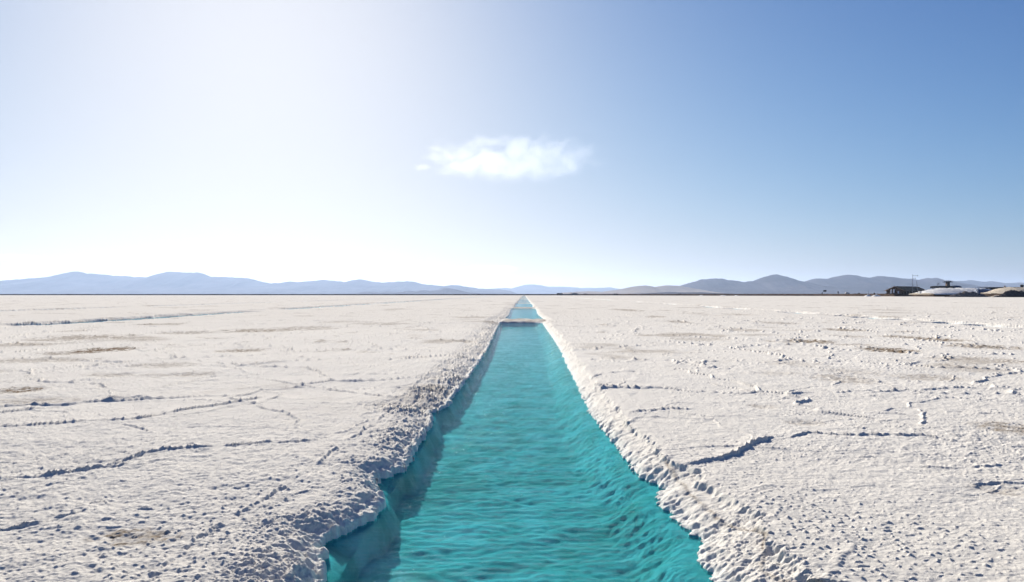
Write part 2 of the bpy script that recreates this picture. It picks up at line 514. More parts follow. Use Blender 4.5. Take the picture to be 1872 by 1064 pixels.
def trench(X, Y, h, xl, xr, bank_l, bank_r, bars, y0, y1, lump, floor, spacing, main=False):
    """cuts a trench into h; returns h and the wet mask"""
    far = np.clip(.35 / np.maximum(spacing, 1e-4) - .5, 0, 1)
    edge = np.where(far > .5, .25, .5)
    mb = np.maximum(bar_mask(Y + .25 * noise(X / .8, Y / 3., 201), bars, .22), np.maximum(1 - sstep(y0 - .3, y0 + .3, Y), sstep(y1 - .3, y1 + .3, Y)))
    sL, sR = xl - X, X - xr                         # distance outside the waterline
    # ragged waterline
    n1 = noise(X / .22, Y / .22, 61); n2 = noise(X / .10, Y / .10, 62); n3 = noise(X / .045, Y / .045, 63)
    rag = .035 * noise(X * .2, Y / .55, 64) + (0 if main else .22) * noise(X * .2, Y / 1.9, 60) + (.030 * noise(X * 1.5, Y / .20, 65) + .008 * noise(X * 4, Y / .07, 66)) * far
    low = .035 * noise(X * .2, Y / .55, 64)
    sL0, sR0 = (sL + low + .02) , (sR + low * .8 + .02) * .28
    rag = rag + (.050 * noise(X / .13, Y / .11, 58) + .030 * noise(X / .055, Y / .05, 59)) * far
    sL = sL + rag; sR = sR + rag * .8
    bill = (np.abs(n1) * .030 + np.abs(n2) * .032 + np.abs(n3) * .026 + np.abs(noise(X / .020, Y / .020, 57)) * .012 * np.clip(.03 / np.maximum(spacing, 1e-4) - 1, 0, 1)) * (.7 + .6 * noise(X / .9, Y / .9, 69))
    wL = bank_l * (1 + .35 * noise(X * .1, Y / 1.3, 67)); wR = bank_r * (1 + .3 * noise(X * .1, Y / 1.1, 68))
    uL = np.clip(sL / wL, 0, 1); uR = np.clip(sR / wR, 0, 1)
    out = -WZ
    hl = WZ + .03 + (out - .03) * (1 - (1 - uL) ** 3.2)
    hr = WZ + .015 + (out - .045) * (1 - (1 - uR) ** 1.8)
    lumpr = lump; lump = lump * (.58 + 1.3 * sstep(8, 14, Y))
    lumpL = lump * (bill - .035) * sstep(0, .12, uL) * (1 - sstep(.6, 1.5, sL / wL)) * 1.6
    lumpR = lumpr * (.55 * bill - .022) * (1 - sstep(.8, 1.4, sR / wR))
    if not main:
        hr = hr + .16 * np.clip(noise(X / .9, Y / 1.5, 76), -.3, 1) * sstep(0, .3, uR); hl = hl + .12 * noise(X / .9, Y / 1.5, 79) * sstep(0, .3, uL)
    hl = hl + lumpL * far; hr = hr + lumpR * far
    # crusted white rim right at the waterline
    hl = hl + .030 * np.exp(-((sL - .03) / .030) ** 2) * (.7 + n2) * far
    dry = np.maximum(sL, sR)
    bankh = np.where(sL > sR, hl, hr)
    mixo = np.where(sL > sR, sstep(.8, 1.25, sL / wL), sstep(.85, 1.05, sR / wR))
    hb = bankh * (1 - mixo) + (h + np.where(sL > sR, lumpL, lumpR) * far) * mixo
    inside = (sL < 0) & (sR < 0)
    dep = np.minimum(-sL0, -sR0) + (.012 * noise(X / .14, Y / .14, 56) + .005 * noise(X / .05, Y / .05, 55)) * far
    fl = floor + .025 * noise(X / .5, Y / .35, 71) + .012 * noise(X / .13, Y / .09, 72) * far
    if main:                                        # pale submerged ledge where the left edge has broken back
        fx = -1.24 - .014 * (Y - 5) + .04 * noise(X * .1, Y / .8, 73)
        ledge = sstep(-.03, .03, fx - X)
        fl = fl * (1 - ledge) + (-.275 + .012 * noise(X / .2, Y / .2, 74)) * ledge
    hw = WZ - .02 + (fl - WZ + .02) * sstep(.0, .15, dep)
    ht = np.where(inside, hw, hb)
    touched = np.minimum(sL / (wL * 1.25), sR / (wR * 1.05)) if False else None
    # cross bars lie a little lower than the crust
    rx = (X - xl) / np.maximum(xr - xl, .1)
    hbar = -.085 + .02 * n1 * far + .012 * n2 * far + .03 * noise(X / 1.1, Y / 1.1, 75)
    near_bar = mb
    zone = (sL < wL * 1.3) & (sR < wR * 1.3)
    hin = np.where(inside, ht * (1 - near_bar) + hbar * near_bar, ht * (1 - near_bar * .8) + (.5 * ht + .5 * hbar) * near_bar * .8)
    hs = np.where(zone, hin, h)
    fade = sstep(1.5, 1.25, np.maximum(sL / wL, sR / wR))
    wet = np.where(inside, 0, np.exp(-np.clip(dry, 0, 9) / .06)) * (1 - near_bar)
    wet = np.where(zone, np.where(inside, np.where(near_bar < .5, 1., 0.), wet * .6), 0)
    return hs, wet, zone

def build_ground():
    q1 = np.arange(F * EYE / 3.3, 60, -.80)
    q2 = np.arange(60, 12, -.30)
    q3 = np.arange(12, 1.45, -.10)
    Yr = F * EYE / np.concatenate([q1, q2, q3])
    near = np.concatenate([np.linspace(-40, -6, 12), np.linspace(-5, 3.25, 90)])
    Yr = np.concatenate([near, Yr])
    t0 = np.concatenate([np.arange(-1.25, -.687, .0035), np.arange(-.685, .655, .00092), np.arange(.658, 1.25, .0035)])
    w = np.maximum(Yr, 3.3)
    side = np.geomspace(.004, 1, 46)
    sd = side * 1.0
    rows = []
    for yy, ww in zip(Yr, w):
        reach = 60 + 1.5 * ww
        L = t0[0] * ww - sd[::-1] * reach
        Rr = t0[-1] * ww + sd * reach
        rows.append(np.concatenate([L, t0 * ww, Rr]))
    X = np.array(rows); Y = np.repeat(Yr[:, None], X.shape[1], 1)
    gx = np.gradient(X, axis=1); gy = np.abs(np.gradient(Yr))[:, None]
    spacing = np.maximum(gx, gy * .16)
    h, stain = ground(X, Y, spacing)
    jx = X + .035 * noise(X / .18, Y / .18, 81) + .012 * noise(X / .06, Y / .06, 82)
    jy = Y + .035 * noise(X / .18, Y / .18, 83) + .012 * noise(X / .06, Y / .06, 84)
    for pts, A, wd, step, brk in CRACKS:
        A, wd, step = A * .50, wd * .42, step * .7
        P = [px(x, y) for x, y in pts]
        ys = [p[1] for p in P]; m = 1.2
        r0, r1 = np.searchsorted(Yr, min(ys) - m), np.searchsorted(Yr, max(ys) + m)
        xs = [p[0] for p in P]
        cm = np.where(((X[r0:r1] > min(xs) - m) & (X[r0:r1] < max(xs) + m)).any(0))[0]
        if not len(cm) or r1 <= r0: continue
        s = (slice(r0, r1), slice(cm[0], cm[-1] + 1))
        far = P[0][1]
        d, sg, al = seg_dist(jx[s], jy[s], P)
        # side of the line away from the camera
        if P[-1][0] < P[0][0]: sg = -sg
        brk *= .40
        br = sstep(brk - .85, brk + .25, noise(X[s] / .45, Y[s] / .45, int(pts[0][0])) + .55 * noise(X[s] / .13, Y[s] / .13, 7) + .30)
        br = .22 + .78 * br if brk < .30 else br
        L = sum(math.hypot(b[0] - a[0], b[1] - a[1]) for a, b in zip(P[:-1], P[1:]))
        ends = sstep(-.05, min(.45, L / 5), al) * (1 - sstep(L - min(.45, L / 5), L + .05, al))
        prof = np.exp(-(d / wd) ** 2) * (1 + .5 * sstep(12, 25, Y[s]))
        h[s] += A * prof * br * (.8 + .45 * noise(X[s] / .09, Y[s] / .05, 9)) * ends
        h[s] -= .35 * A * np.exp(-((d * sg + wd * 1.4) / (wd * .7)) ** 2) * br * ends
        h[s] += step * np.exp(-(d / (wd * 9)) ** 2) * (sg > 0) * br * ends
        if brk > .5:
            stain[s] = np.maximum(stain[s], .35 * prof * br)
    # crust plate that ends in a small step above the right bank
    P = [px(*p) for p in [(1215, 838), (1235, 856), (1248, 872), (1262, 890), (1292, 912), (1312, 930), (1350, 950), (1402, 974), (1396, 1000), (1391, 1022), (1425, 1046), (1500, 1062), (1600, 1078)]]
    r0, r1 = np.searchsorted(Yr, 3.3), np.searchsorted(Yr, 11)
    s = (slice(r0, r1), slice(0, X.shape[1]))
    d, sg, al = seg_dist(jx[s] * .4 + X[s] * .6, jy[s] * .4 + Y[s] * .6, P)
    inner = ((X[s] > 0) & (sg > 0)).astype(float)
    k = np.where(inner > 0, 1, 0)
    # which side holds the water: test sign at a point near the water
    tx, ty = 1.1, 6.0
    sgn_w = float(seg_dist(np.array([tx]), np.array([ty]), P)[1][0])
    wside = (sg == sgn_w) & (X[s] > 0)
    amp = .022 + .05 * sstep(6.0, 5.0, Y[s])
    h[s] -= np.where(wside, amp * np.exp(-d / .5), 0)
    h[s] -= .05 * np.exp(-(d / .018) ** 2) * sstep(-.2, .4, noise(X[s] / .3, Y[s] / .3, 19) + .15)
    stain[s] = np.maximum(stain[s], .45 * np.exp(-(d / .02) ** 2))
    for x, y, hw, hh, k in STAINS:
        cx, cy = px(x, y)
        y0_, y1_ = px(x, y + hh)[1], px(x, y - hh)[1]
        ry = (y1_ - y0_) / 2; cy = (y0_ + y1_) / 2; rx = hw / F * cy
        a, b = np.searchsorted(Yr, cy - 2.2 * ry), np.searchsorted(Yr, cy + 2.2 * ry)
        s = slice(a, b)
        r2 = ((X[s] - cx) / rx) ** 2 + ((Y[s] - cy) / ry) ** 2
        g = np.exp(-r2 * 1.1) * (1 + .9 * fbm(X[s] / max(.15, rx * .25), Y[s] / max(.15, ry * .25), int(x), 4, .65))
        stain[s] = np.maximum(stain[s], k * sstep(.22, .85, g))
        h[s] -= .02 * np.exp(-r2 * 1.5)
    pat = fbm(X / 6., Y / 7.5, 301, 5, .6)
    stain = np.maximum(stain, .42 * sstep(.35, 1.0, pat) * sstep(9, 20, Y))
    pat2 = fbm(X / 1.7, Y / 2.3, 311, 5, .65)
    stain = np.maximum(stain, .45 * sstep(.55, 1.1, pat2) * sstep(9, 22, Y) * sstep(-.3, .3, noise(X / 11, Y / 13, 312)))
    stain = np.maximum(stain, .08 * sstep(14, 70, Y))
    # trenches
    ax = np.interp(Yr, *LEFT)[:, None]; bx = np.interp(Yr, *RIGHT)[:, None]
    ax = np.where(Yr[:, None] > 53, -1.50 + .1 * np.sin(Yr[:, None] / 9), ax); bx = np.where(Yr[:, None] > 53, 1.40 + .1 * np.sin(Yr[:, None] / 7), bx)
    wet = np.zeros_like(h)
    c0 = np.where((np.abs(X) < 3.5).any(0))[0]
    s = (slice(0, len(Yr)), slice(c0[0], c0[-1] + 1))
    rgt = .30 + .16 * sstep(9, 6, Y[s])
    lft = .50 + .06 * sstep(8, 5, Y[s]) + .22 * sstep(9, 14, Y[s])
    hs, w_, z = trench(X[s], Y[s], h[s], ax, bx, lft, rgt, MAIN_BARS, -6, 4000, 1.0, FLOOR, spacing[s], True)
    sel = np.abs(X[s]) < 3.4
    h[s] = np.where(sel, hs, h[s]); wet[s] = np.where(sel & z, w_, 0)
    under = (h < WZ - .01)
    for cx, hw_, y0, y1, bars in SIDE:
        wob = .25 * noise(Y[:, :1] / 6, Y[:, :1] * 0, 91)
        s = (slice(np.searchsorted(Yr, y0 - 4), np.searchsorted(Yr, min(y1 + 5, 1300))),)
        ca = np.where((np.abs(X[s] - cx) < 3.2).any(0))[0]
        s = (s[0], slice(ca[0], ca[-1] + 1))
        wb = wob[s[0]]
        hs, w_, z = trench(X[s], Y[s], h[s], cx - hw_ + wb, cx + hw_ + wb, .45, .45, bars, y0, y1, 1.2, FLOOR, spacing[s])
        sel = np.abs(X[s] - cx) < 3.1
        h[s] = np.where(sel, hs, h[s]); wet[s] = np.where(sel & z, w_, wet[s])
    bm_ = bar_mask(Y, MAIN_BARS, .3) * (np.abs(X) < 1.45) * (Y > 20)
    stain = np.maximum(stain, bm_ * (.35 + .25 * noise(X / .6, Y / 1.2, 321)))
    h = h + bm_ * .04 * noise(X / .5, Y / .9, 322)
    stain = stain * (h > WZ)
    o = grid_mesh('salt_flat', X, Y, h, M_SALT, True, {'stain': np.clip(stain, 0, 1), 'wet': wet})
    tag(o, kind='structure')
    return o

build_ground()

# brine in each trench -------------------------------------------------
def brine(x0, x1, y0, y1):
    ny = 900
    Yr = F * EYE / np.linspace(F * EYE / max(y0, 3.3), F * EYE / y1, ny) if y0 > 0 else np.concatenate([np.linspace(y0, 3.2, 60), F * EYE / np.linspace(F * EYE / 3.3, F * EYE / y1, ny)])
    xs = np.linspace(x0, x1, 90)
    X, Y = np.meshgrid(xs, Yr)
    k = sstep(60, 15, Y)
    Z = WZ + k * (.0022 * noise(X / .5, Y / .16, 401) + .0016 * noise(X / .22, Y / .07, 402))
    return tag(grid_mesh('water', X, Y, Z, M_WATER), kind='structure')

brine(-2.3, 2.2, -5, 900)
for cx, hw_, y0, y1, bars in SIDE:
    brine(cx - hw_ - .5, cx + hw_ + .5, y0 - .5, y1)

# far plain beneath everything, out to the horizon ----------------------
MB().poly([(-60000, -3000, -1.6), (60000, -3000, -1.6), (60000, 60000, -1.6), (-60000, 60000, -1.6)], [(0, 1, 2, 3)]).build('dry_plain', M_PLAIN)['kind'] = 'structure'

# ------------------------------------------------------------------ embankment
EMB = [(520, 120), (430, 230), (350, 380), (311, 495), (300, 640), (297, 800), (262, 900), (219, 990), (140, 1150), (37, 1300), (-160, 1400), (-420, 1460), (-987, 1500), (-2200, 1560)]
def embankment():
    P = []
    for (ax, ay), (bx, by) in zip(EMB[:-1], EMB[1:]):
        n = max(2, int(math.hypot(bx - ax, by - ay) / 2.5))
        for k in range(n):
            P.append((ax + (bx - ax) * k / n, ay + (by - ay) * k / n))
    P = np.array(P)
    for _ in range(30):
        P[1:-1] = .25 * P[:-2] + .5 * P[1:-1] + .25 * P[2:]
    T = np.gradient(P, axis=0); T /= np.linalg.norm(T, axis=1)[:, None]
    N = np.stack([T[:, 1], -T[:, 0]], 1)      # pointing to the far side
    off = np.array([-1.5, 0, .6, 1.3, 2.2, 3.2, 5, 30, 120, 240, 246])
    hb = np.array([-.4, -.05, .45, 1.05, 1.6, 1.95, 2.05, 2.05, 1.95, 1.8, -2])
    s = np.cumsum(np.r_[0, np.hypot(*np.diff(P, axis=0).T)])
    X = P[:, :1] + N[:, :1] * off; Y = P[:, 1:] + N[:, 1:] * off
    S = np.repeat(s[:, None], len(off), 1); O = np.repeat(off[None], len(s), 0)
    Z = hb[None] * (1 + .08 * noise(S / 40, O * 0, 501))
    Z = Z + (hb > .3)[None] * (.22 * noise(S / 6, O / 3, 502) + .18 * noise(S / 2.3 * 1.0, O / 2, 503)) * (off < 60)[None]
    X = X + (.8 * noise(S / 9, O / 4, 504)) * N[:, :1]; Y = Y + (.8 * noise(S / 9, O / 4, 505)) * N[:, 1:]
    Z = np.where((off > 4)[None] & (off < 200)[None], np.maximum(Z, 1.9 + .1 * noise(S / 5, O, 506)), Z)
    return tag(grid_mesh('embankment', X, Y, Z, M_DIRT, False), kind='structure')
embankment()
PLAT = 1.95

# ------------------------------------------------------------------ mountains
def ridge(name, prof, D, depth, mat, seed, n=420, nd=46, rough=.22):
    xs = [at(x, y, D)[0] for x, y in prof]; zs = [at(x, y, D)[1] for x, y in prof]
    n = int(n * 1.8); nd = int(nd * 1.4)
    X = np.linspace(xs[0], xs[-1], n); crest = np.interp(X, xs, zs)
    crest = crest + crest.max() * (.022 * fbm(X / (D * .012), X * 0 + seed, seed, 4, .6))
    crest = np.convolve(np.r_[[crest[0]] * 2, crest, [crest[-1]] * 2], [.1, .2, .4, .2, .1], 'valid')
    V = np.linspace(-1, 1, nd)
    GX, GV = np.meshgrid(X, V)
    L = depth * .9
    warp = .25 * noise(GX / L * 1.4, GV * 1.2, seed)
    env = np.clip(1 - np.abs(GV), 0, 1) ** 1.15
    sp = 1 - np.abs(noise(GX / L * 3 + warp * 2, GV * 1.6 + warp, seed + 1))
    sp2 = 1 - np.abs(noise(GX / L * 8 + warp * 2, GV * 4, seed + 2))
    body = 1 - rough * (1.6 - sp - .4 * sp2) * (1 - env) * 3.0 * np.clip(np.abs(GV) * 2, 0, 1)
    Z = np.repeat(crest[None], nd, 0) * env * np.clip(body, .1, 1.2)
    Z += crest.max() * .015 * fbm(GX / L * 10, GV * 5, seed + 5, 4, .6) * np.clip(env * 3, 0, 1)
    Z = np.where(np.abs(GV) > .999, -5, Z - 2)
    Yv = D + GV * depth + depth * .12 * noise(GX / L * 1.5, GV, seed + 9) * 0
    return tag(grid_mesh(name, GX, Yv, Z, mat, True), kind='structure')

ridge('mountain_range', [(-420, 520), (-300, 512), (-200, 505), (-110, 507), (-40, 511), (0, 513), (20, 511), (50, 509), (75, 507), (90, 506), (110, 501), (125, 497), (137, 495), (147, 496), (155, 499), (180, 500),
                   (205, 503), (230, 504), (245, 506), (262, 505), (270, 506), (290, 500), (310, 496), (325, 496), (340, 498), (360, 497), (372, 500), (385, 505), (420, 506),
                   (455, 508), (470, 512), (495, 518), (520, 515), (540, 515), (560, 514), (595, 511), (612, 513), (630, 515), (645, 511), (660, 510), (672, 512), (690, 516), (720, 515), (745, 513), (760, 516), (790, 521),
                   (815, 522), (840, 521), (860, 525), (890, 528), (905, 528), (925, 530), (945, 536)], 14000, 2600, M_ROCK, 601, 520)
ridge('mountain_range', [(820, 536), (860, 530), (895, 527.5), (920, 526), (935, 527), (945, 524), (960, 520), (975, 519.5), (990, 521), (1005, 524), (1022, 523.5), (1040, 524), (1060, 526), (1090, 526), (1115, 525), (1140, 529), (1180, 534), (1220, 537)], 20000, 2800, M_ROCK, 621, 260)
ridge('hills', [(640, 537), (655, 535), (668, 532.5), (682, 532.5), (696, 535), (708, 532), (722, 534), (735, 533), (748, 530.5), (760, 532), (772, 530), (785, 531), (796, 530), (806, 528), (816, 525), (826, 527), (840, 530), (856, 534), (878, 536), (900, 537.5)], 9500, 900, M_ROCK, 641, 220, 30)
ridge('hills', [(1010, 537), (1040, 534), (1075, 531.5), (1100, 533), (1130, 529), (1150, 524.5), (1170, 521.5), (1180, 521), (1198, 524), (1216, 521), (1240, 521.5), (1270, 527), (1300, 532), (1330, 537)], 9000, 1100, M_TANROCK, 661, 220, 30)
ridge('hills', [(1130, 537.5), (1170, 536), (1200, 534.5), (1225, 533), (1250, 534), (1280, 533.5), (1310, 535), (1335, 536), (1360, 537.5)], 5200, 500, M_ROCK, 681, 160, 24)
ridge('mountain_range', [(1150, 537), (1180, 532), (1215, 527), (1245, 521.5), (1262, 516), (1280, 511), (1300, 508), (1320, 509), (1340, 512), (1360, 515), (1375, 513.5), (1392, 507), (1408, 502), (1420, 501), (1435, 504), (1455, 511), (1475, 515),
                   (1500, 521), (1530, 526), (1570, 531), (1620, 537)], 9800, 1500, M_ROCK, 701, 300)
ridge('mountain_range', [(1400, 537), (1440, 524), (1465, 517), (1480, 511), (1495, 508.5), (1515, 508), (1535, 503.5), (1550, 501), (1565, 503), (1580, 506), (1592, 507), (1603, 503.5), (1615, 504), (1628, 506), (1650, 507.5), (1668, 510), (1680, 511), (1695, 507.5),
                   (1712, 507.5), (1725, 511), (1740, 513), (1760, 518), (1790, 522), (1830, 526), (1880, 530), (1960, 537)], 10500, 1600, M_ROCK, 721, 300)
ridge('mountain_range', [(1650, 530), (1700, 524), (1740, 514), (1760, 513), (1773, 511), (1785, 513.5), (1800, 515), (1812, 513.5), (1830, 516.5), (1850, 517), (1865, 516), (1880, 518), (1930, 514), (2000, 511), (2100, 516), (2250, 526)], 15500, 2400, M_ROCK, 741, 260)

# ------------------------------------------------------------------ things on and by the embankment
def heap(name, mat, label, prof, D, depth, z0, seed, furrow=.5, rough=.35, cat='salt heap', group=None):
    """a heap whose skyline was read off the photograph, with furrowed flanks"""
    xs = [at(x, y, D)[0] for x, y in prof]; zs = [at(x, y, D)[1] for x, y in prof]
    n = max(60, int((xs[-1] - xs[0]) / .35)); nd = 40
    X = np.linspace(xs[0], xs[-1], n); cr = np.interp(X, xs, zs) - z0
    V = np.linspace(-1, 1, nd); GX, GV = np.meshgrid(X, V)
    env = np.clip(1 - np.abs(GV) ** 1.6, 0, 1)
    Z = z0 + cr[None] * env
    Z = Z + env * (1 - .4 * env) * cr.max() * (furrow * .35 * noise((GX + GV * 2.5) / 2.2, GV * .5, seed) + rough * .25 * fbm(GX / 1.6, GV * depth / 1.6, seed + 3, 3))
    Z = np.where(np.abs(GV) > .999, z0 - .4, Z)
    ox, oy = (xs[0] + xs[-1]) / 2, D
    o = grid_mesh(name, GX - ox, GV * depth, Z, mat, True)
    o.location = (ox, oy, 0)
    return tag(o, label, cat, group)

heap('salt_heap', M_PILE, 'long white salt heap with furrowed flanks in front of the house', [(1684, 536), (1690, 532), (1700, 530), (1712, 527.8), (1725, 526.8), (1740, 527), (1760, 527), (1776, 527), (1786, 529), (1800, 533), (1808, 536.5)], 575, 19, PLAT, 801, .9, .3)
heap('salt_heap', M_PILE, 'small white salt heap showing behind the blue tarp', [(1786, 531), (1793, 527.5), (1803, 527.2), (1812, 529.5), (1820, 533)], 600, 6, PLAT, 805, .6, .3)
heap('salt_heap', M_TANPILE, 'big tan salt heap at the right edge of the picture', [(1806, 536.5), (1816, 533), (1828, 529), (1838, 526.3), (1850, 526), (1880, 525.6), (1920, 526), (1950, 530), (1975, 536)], 545, 19, PLAT, 811, 1.0, .4)
heap('mud_heap', M_GREYPILE, 'grey brown mud and salt heap at the foot of the embankment below the white heap', [(1731, 543), (1740, 540.5), (1748, 538), (1756, 535), (1766, 534), (1782, 534.3), (1792, 538), (1804, 541), (1822, 543)], 490, 5, -.1, 821, 1.3, .9, 'mud heap')
heap('mud_heap', M_TANPILE, 'low tan rubble heap at the left foot of the black mound', [(1810, 543), (1818, 541), (1828, 539), (1838, 537), (1848, 538), (1862, 543)], 480, 4, -.1, 831, 1.3, .9, 'mud heap')
heap('mud_heap', M_DARKPILE, 'black mud mound with white streaks at the right edge below the tan heap', [(1822, 543), (1834, 537.5), (1842, 532), (1852, 531), (1862, 532), (1872, 534), (1890, 535), (1910, 543)], 470, 5, -.1, 841, 1.1, .9, 'mud heap')
heap('salt_heap', M_PILE, 'narrow left salt heap of the pair at the embankment foot left of the house', [(1579, 543), (1583, 540), (1587, 538.5), (1591, 540), (1594, 543)], 640, 3, -.1, 851, .6, .5)
heap('salt_heap', M_PILE, 'wider right salt heap of the pair at the embankment foot left of the house', [(1594, 542), (1598, 539.2), (1603, 538.3), (1607, 539.6), (1611, 542)], 625, 3, -.1, 855, .6, .5)
for i, (x, w_, D, lb) in enumerate([(1282, 5, 955, 'low pale salt heap on the salt edge, leftmost of three under the bluish mountains'),
                                   (1322, 7, 925, 'low pale salt heap on the salt edge, middle of three under the bluish mountains'),
                                   (1346, 4, 900, 'low pale salt heap on the salt edge, rightmost of three under the bluish mountains')]):
    heap('salt_heap', M_PILE, lb, [(x - w_, 541), (x - w_ * .3, 539.4), (x + w_ * .4, 539.8), (x + w_, 541)], D, 4, -.1, 861 + i, .4, .4)

# blue tarpaulin over the right end of the long heap
def tarp():
    D = 562
    prof = [(1778, 536.5), (1783, 530.5), (1787, 528.2), (1798, 528.5), (1806, 530), (1814, 532), (1817, 536.5)]
    o = heap('tarpaulin', M_BLUE, 'dark blue tarpaulin spread over the right end of the long white heap', prof, D, 6, PLAT, 871, .25, .25, 'tarpaulin')
tarp()

# long house with a gable end, rusty roof and leaning boards
def house():
    D = 640
    x0, _ = at(1636, 530, D)
    r = empty('house', (x0, D, PLAT), R(42))
    tag(r, 'long low dark house with a rusty brown gable roof behind the embankment', 'house')
    L, W, E, G = 44.0, 13.5, 3.0, 6.1        # local: gable end at x=0 facing -x, long side facing -y
    w = MB()
    w.poly([(0, -W / 2, 0), (L, -W / 2, 0), (L, W / 2, 0), (0, W / 2, 0), (0, -W / 2, E), (L, -W / 2, E), (L, W / 2, E), (0, W / 2, E), (0, 0, G - .15), (L, 0, G - .15)],
           [(0, 1, 5, 4), (2, 3, 7, 6), (3, 0, 4, 8, 7), (1, 2, 6, 9, 5), (4, 5, 9, 8), (6, 7, 8, 9), (3, 2, 1, 0)])
    w.build('wall', M_DARK, r)
    rf = MB()
    for s in (-1, 1):
        e = 1.2
        k = (G - E) / (W / 2)
        y1, z1 = s * (W / 2 + e), E - k * e
        rf.poly([(-1.5, 0, G), (L + .8, 0, G), (L + .8, y1, z1), (-1.5, y1, z1), (-1.5, 0, G + .18), (L + .8, 0, G + .18), (L + .8, y1, z1 + .18), (-1.5, y1, z1 + .18)],
                [(0, 1, 2, 3), (7, 6, 5, 4), (0, 3, 7, 4), (1, 5, 6, 2), (3, 2, 6, 7), (0, 4, 5, 1)])
    rf.build('roof', M_ROOF, r)
    for k in range(7):
        MB().box((6 + k * 5.4, -W / 2 - .06, 1.35), (1.6, .12, 1.3)).build('window', M_GLASS, r)
    MB().box((-.06, 0.6, 1.2), (.12, 1.6, 2.4)).build('door', M_BLACK, r)
    for k in range(8):
        MB().tube((3 + k * 5.4, -W / 2 - 1.0, 0), (3 + k * 5.4, -W / 2 - 1.0, 2.6), .12).build('veranda_post', M_STONE, r)
    return r
house()
def board(x0, y0, x1, y1, D, label, w=1.1):
    a = at(x0, y0, D); b = at(x1, y1, D)
    o = empty('leaning_board', (a[0], D, a[1]))
    v = Vector((b[0] - a[0], 3.0, b[1] - a[1]))
    m = MB(); sx = Vector((w / 2, 0, 0)); th = Vector((0, .12, 0))
    z = Vector((0, 0, 0))
    pts = [z - sx, z + sx, v + sx, v - sx]; pts = pts + [p + th for p in pts]
    m.poly(pts, [(0, 1, 2, 3), (7, 6, 5, 4), (0, 4, 5, 1), (1, 5, 6, 2), (2, 6, 7, 3), (3, 7, 4, 0)])
    ob = m.build('leaning_board', M_WHITE)
    ob.location = o.location; bpy.data.objects.remove(o)
    return tag(ob, label, 'board', 'white boards leaning at the gable end')
board(1628.5, 536.6, 1633, 529, 627, 'white board leaning on the gable end of the dark house, leftmost of three')
board(1634, 535.5, 1637.8, 528.8, 627, 'white board leaning on the gable end of the dark house, the middle one')
board(1642.5, 536.6, 1645.5, 532, 624, 'short pale board leaning on the dark house, rightmost of three', 1.0)

def lodge():
    D = 700
    xa, _ = at(1706, 527, D); xb, _ = at(1752, 527, D)
    r = empty('lodge', ((xa + xb) / 2, D, PLAT))
    tag(r, 'dark flat roofed building with a squat tower behind the long white salt heap', 'building')
    W = xb - xa
    MB().box((0, 0, 2.4), (W * .9, 9, 4.8)).build('wall', M_STONE, r)
    zt = at(1720, 522.6, D)[1] - PLAT
    w2 = W / 2
    rf = MB().prism([(-w2, zt - 1.9), (w2 * 1.0, zt - 1.9), (w2 * .55, zt - .1), (w2 * .2, zt), (-w2 * .8, zt - .1), (-w2 * .98, zt - .5)], -5.5, 5.5)
    rf.build('roof', M_BLACK, r)
    tx = at(1731.5, 520, D)[0] - (xa + xb) / 2
    tz = at(1731, 515, D)[1] - PLAT
    tw = MB().tube((tx, -1, zt - .6), (tx, -1, tz - .5), 1.95, 1.85, 4)
    tw.build('tower', M_STONE, r)
    cp = MB().box((tx, -1, tz - .35), (6.4, 5.5, .5)).box((tx, -1, tz + .1), (4.2, 4, .5))
    cp.build('tower_cap', M_BLACK, r)
    MB().box((tx - .4, -3.3, tz - 2.0), (.9, .1, 1.2)).build('window', M_GLASS, r)
    xd = at(1744, 524, D)[0] - (xa + xb) / 2
    MB().blob((xd, -4, zt - 1.6), (4.8, 2.5, 1.9), 14, 8, .05, 5).build('tarp_cover', M_BLUE, r, True)
lodge()

def shed():
    D = 720
    xa, _ = at(1790, 527, D); xb, _ = at(1900, 527, D)
    r = empty('shed', ((xa + xb) / 2, D, PLAT))
    tag(r, 'long low shed with a thin flat black roof behind the tan salt heap', 'shed')
    W = xb - xa
    zt = at(1840, 524.8, D)[1] - PLAT
    MB().box((2, 0, (zt - 1) / 2), (W * .82, 10, zt - 1)).build('wall', M_DARK, r)
    MB().prism([(-W / 2, zt - .55), (-W * .42, zt - .9), (W / 2, zt - 1.2), (W / 2, zt - .2), (-W * .2, zt)], -7, 7).build('roof', M_BLACK, r)
    xc = at(1834.5, 524, D)[0] - (xa + xb) / 2
    MB().box((xc, -2, zt + .5), (.9, .9, 1.4)).build('chimney', M_STONE, r)
    xt = at(1867, 524, D)[0] - (xa + xb) / 2
    tk = MB().tube((xt - 1.0, -1, zt + 1.1), (xt + 1.0, -1, zt + 1.1), 1.1, 1.1, 14).box((xt, -1, zt + .1), (1.8, 1.4, .9))
    tk.build('water_tank', M_BLACK, r)
shed()

# masts, aerials, sign, posts
def mast(x, ytop, ybase, D, label, r=.16, lean=0.0, arms=(), cat='mast', name='radio_mast'):
    X, zt = at(x, ytop, D)
    zb = at(x, ybase, D)[1]
    o = empty(name, (X, D, zb))
    tag(o, label, cat)
    H = zt - zb
    MB().tube((lean, 0, 0), (0, 0, H), r, r * .6).build('pole', M_METAL, o)
    for (z, w, dx, s) in arms:
        MB().tube((dx - w / 2, 0, H * z), (dx + w / 2, 0, H * z), .10).tube((dx + w * .35, 0, H * z - s), (dx + w * .35, 0, H * z + s), .10).build('crossarm', M_METAL, o)
    return o
mast(1668.5, 501.5, 536, 560, 'tall thin aerial mast in front of the brown house roof', .20, 0, [(.93, 4.0, 2.0, .6), (.78, 2.2, 1.1, .6)])
mast(1675.5, 514, 536, 555, 'shorter leaning pole just right of the tall aerial mast', .22, 1.1, [], 'pole', 'leaning_pole')
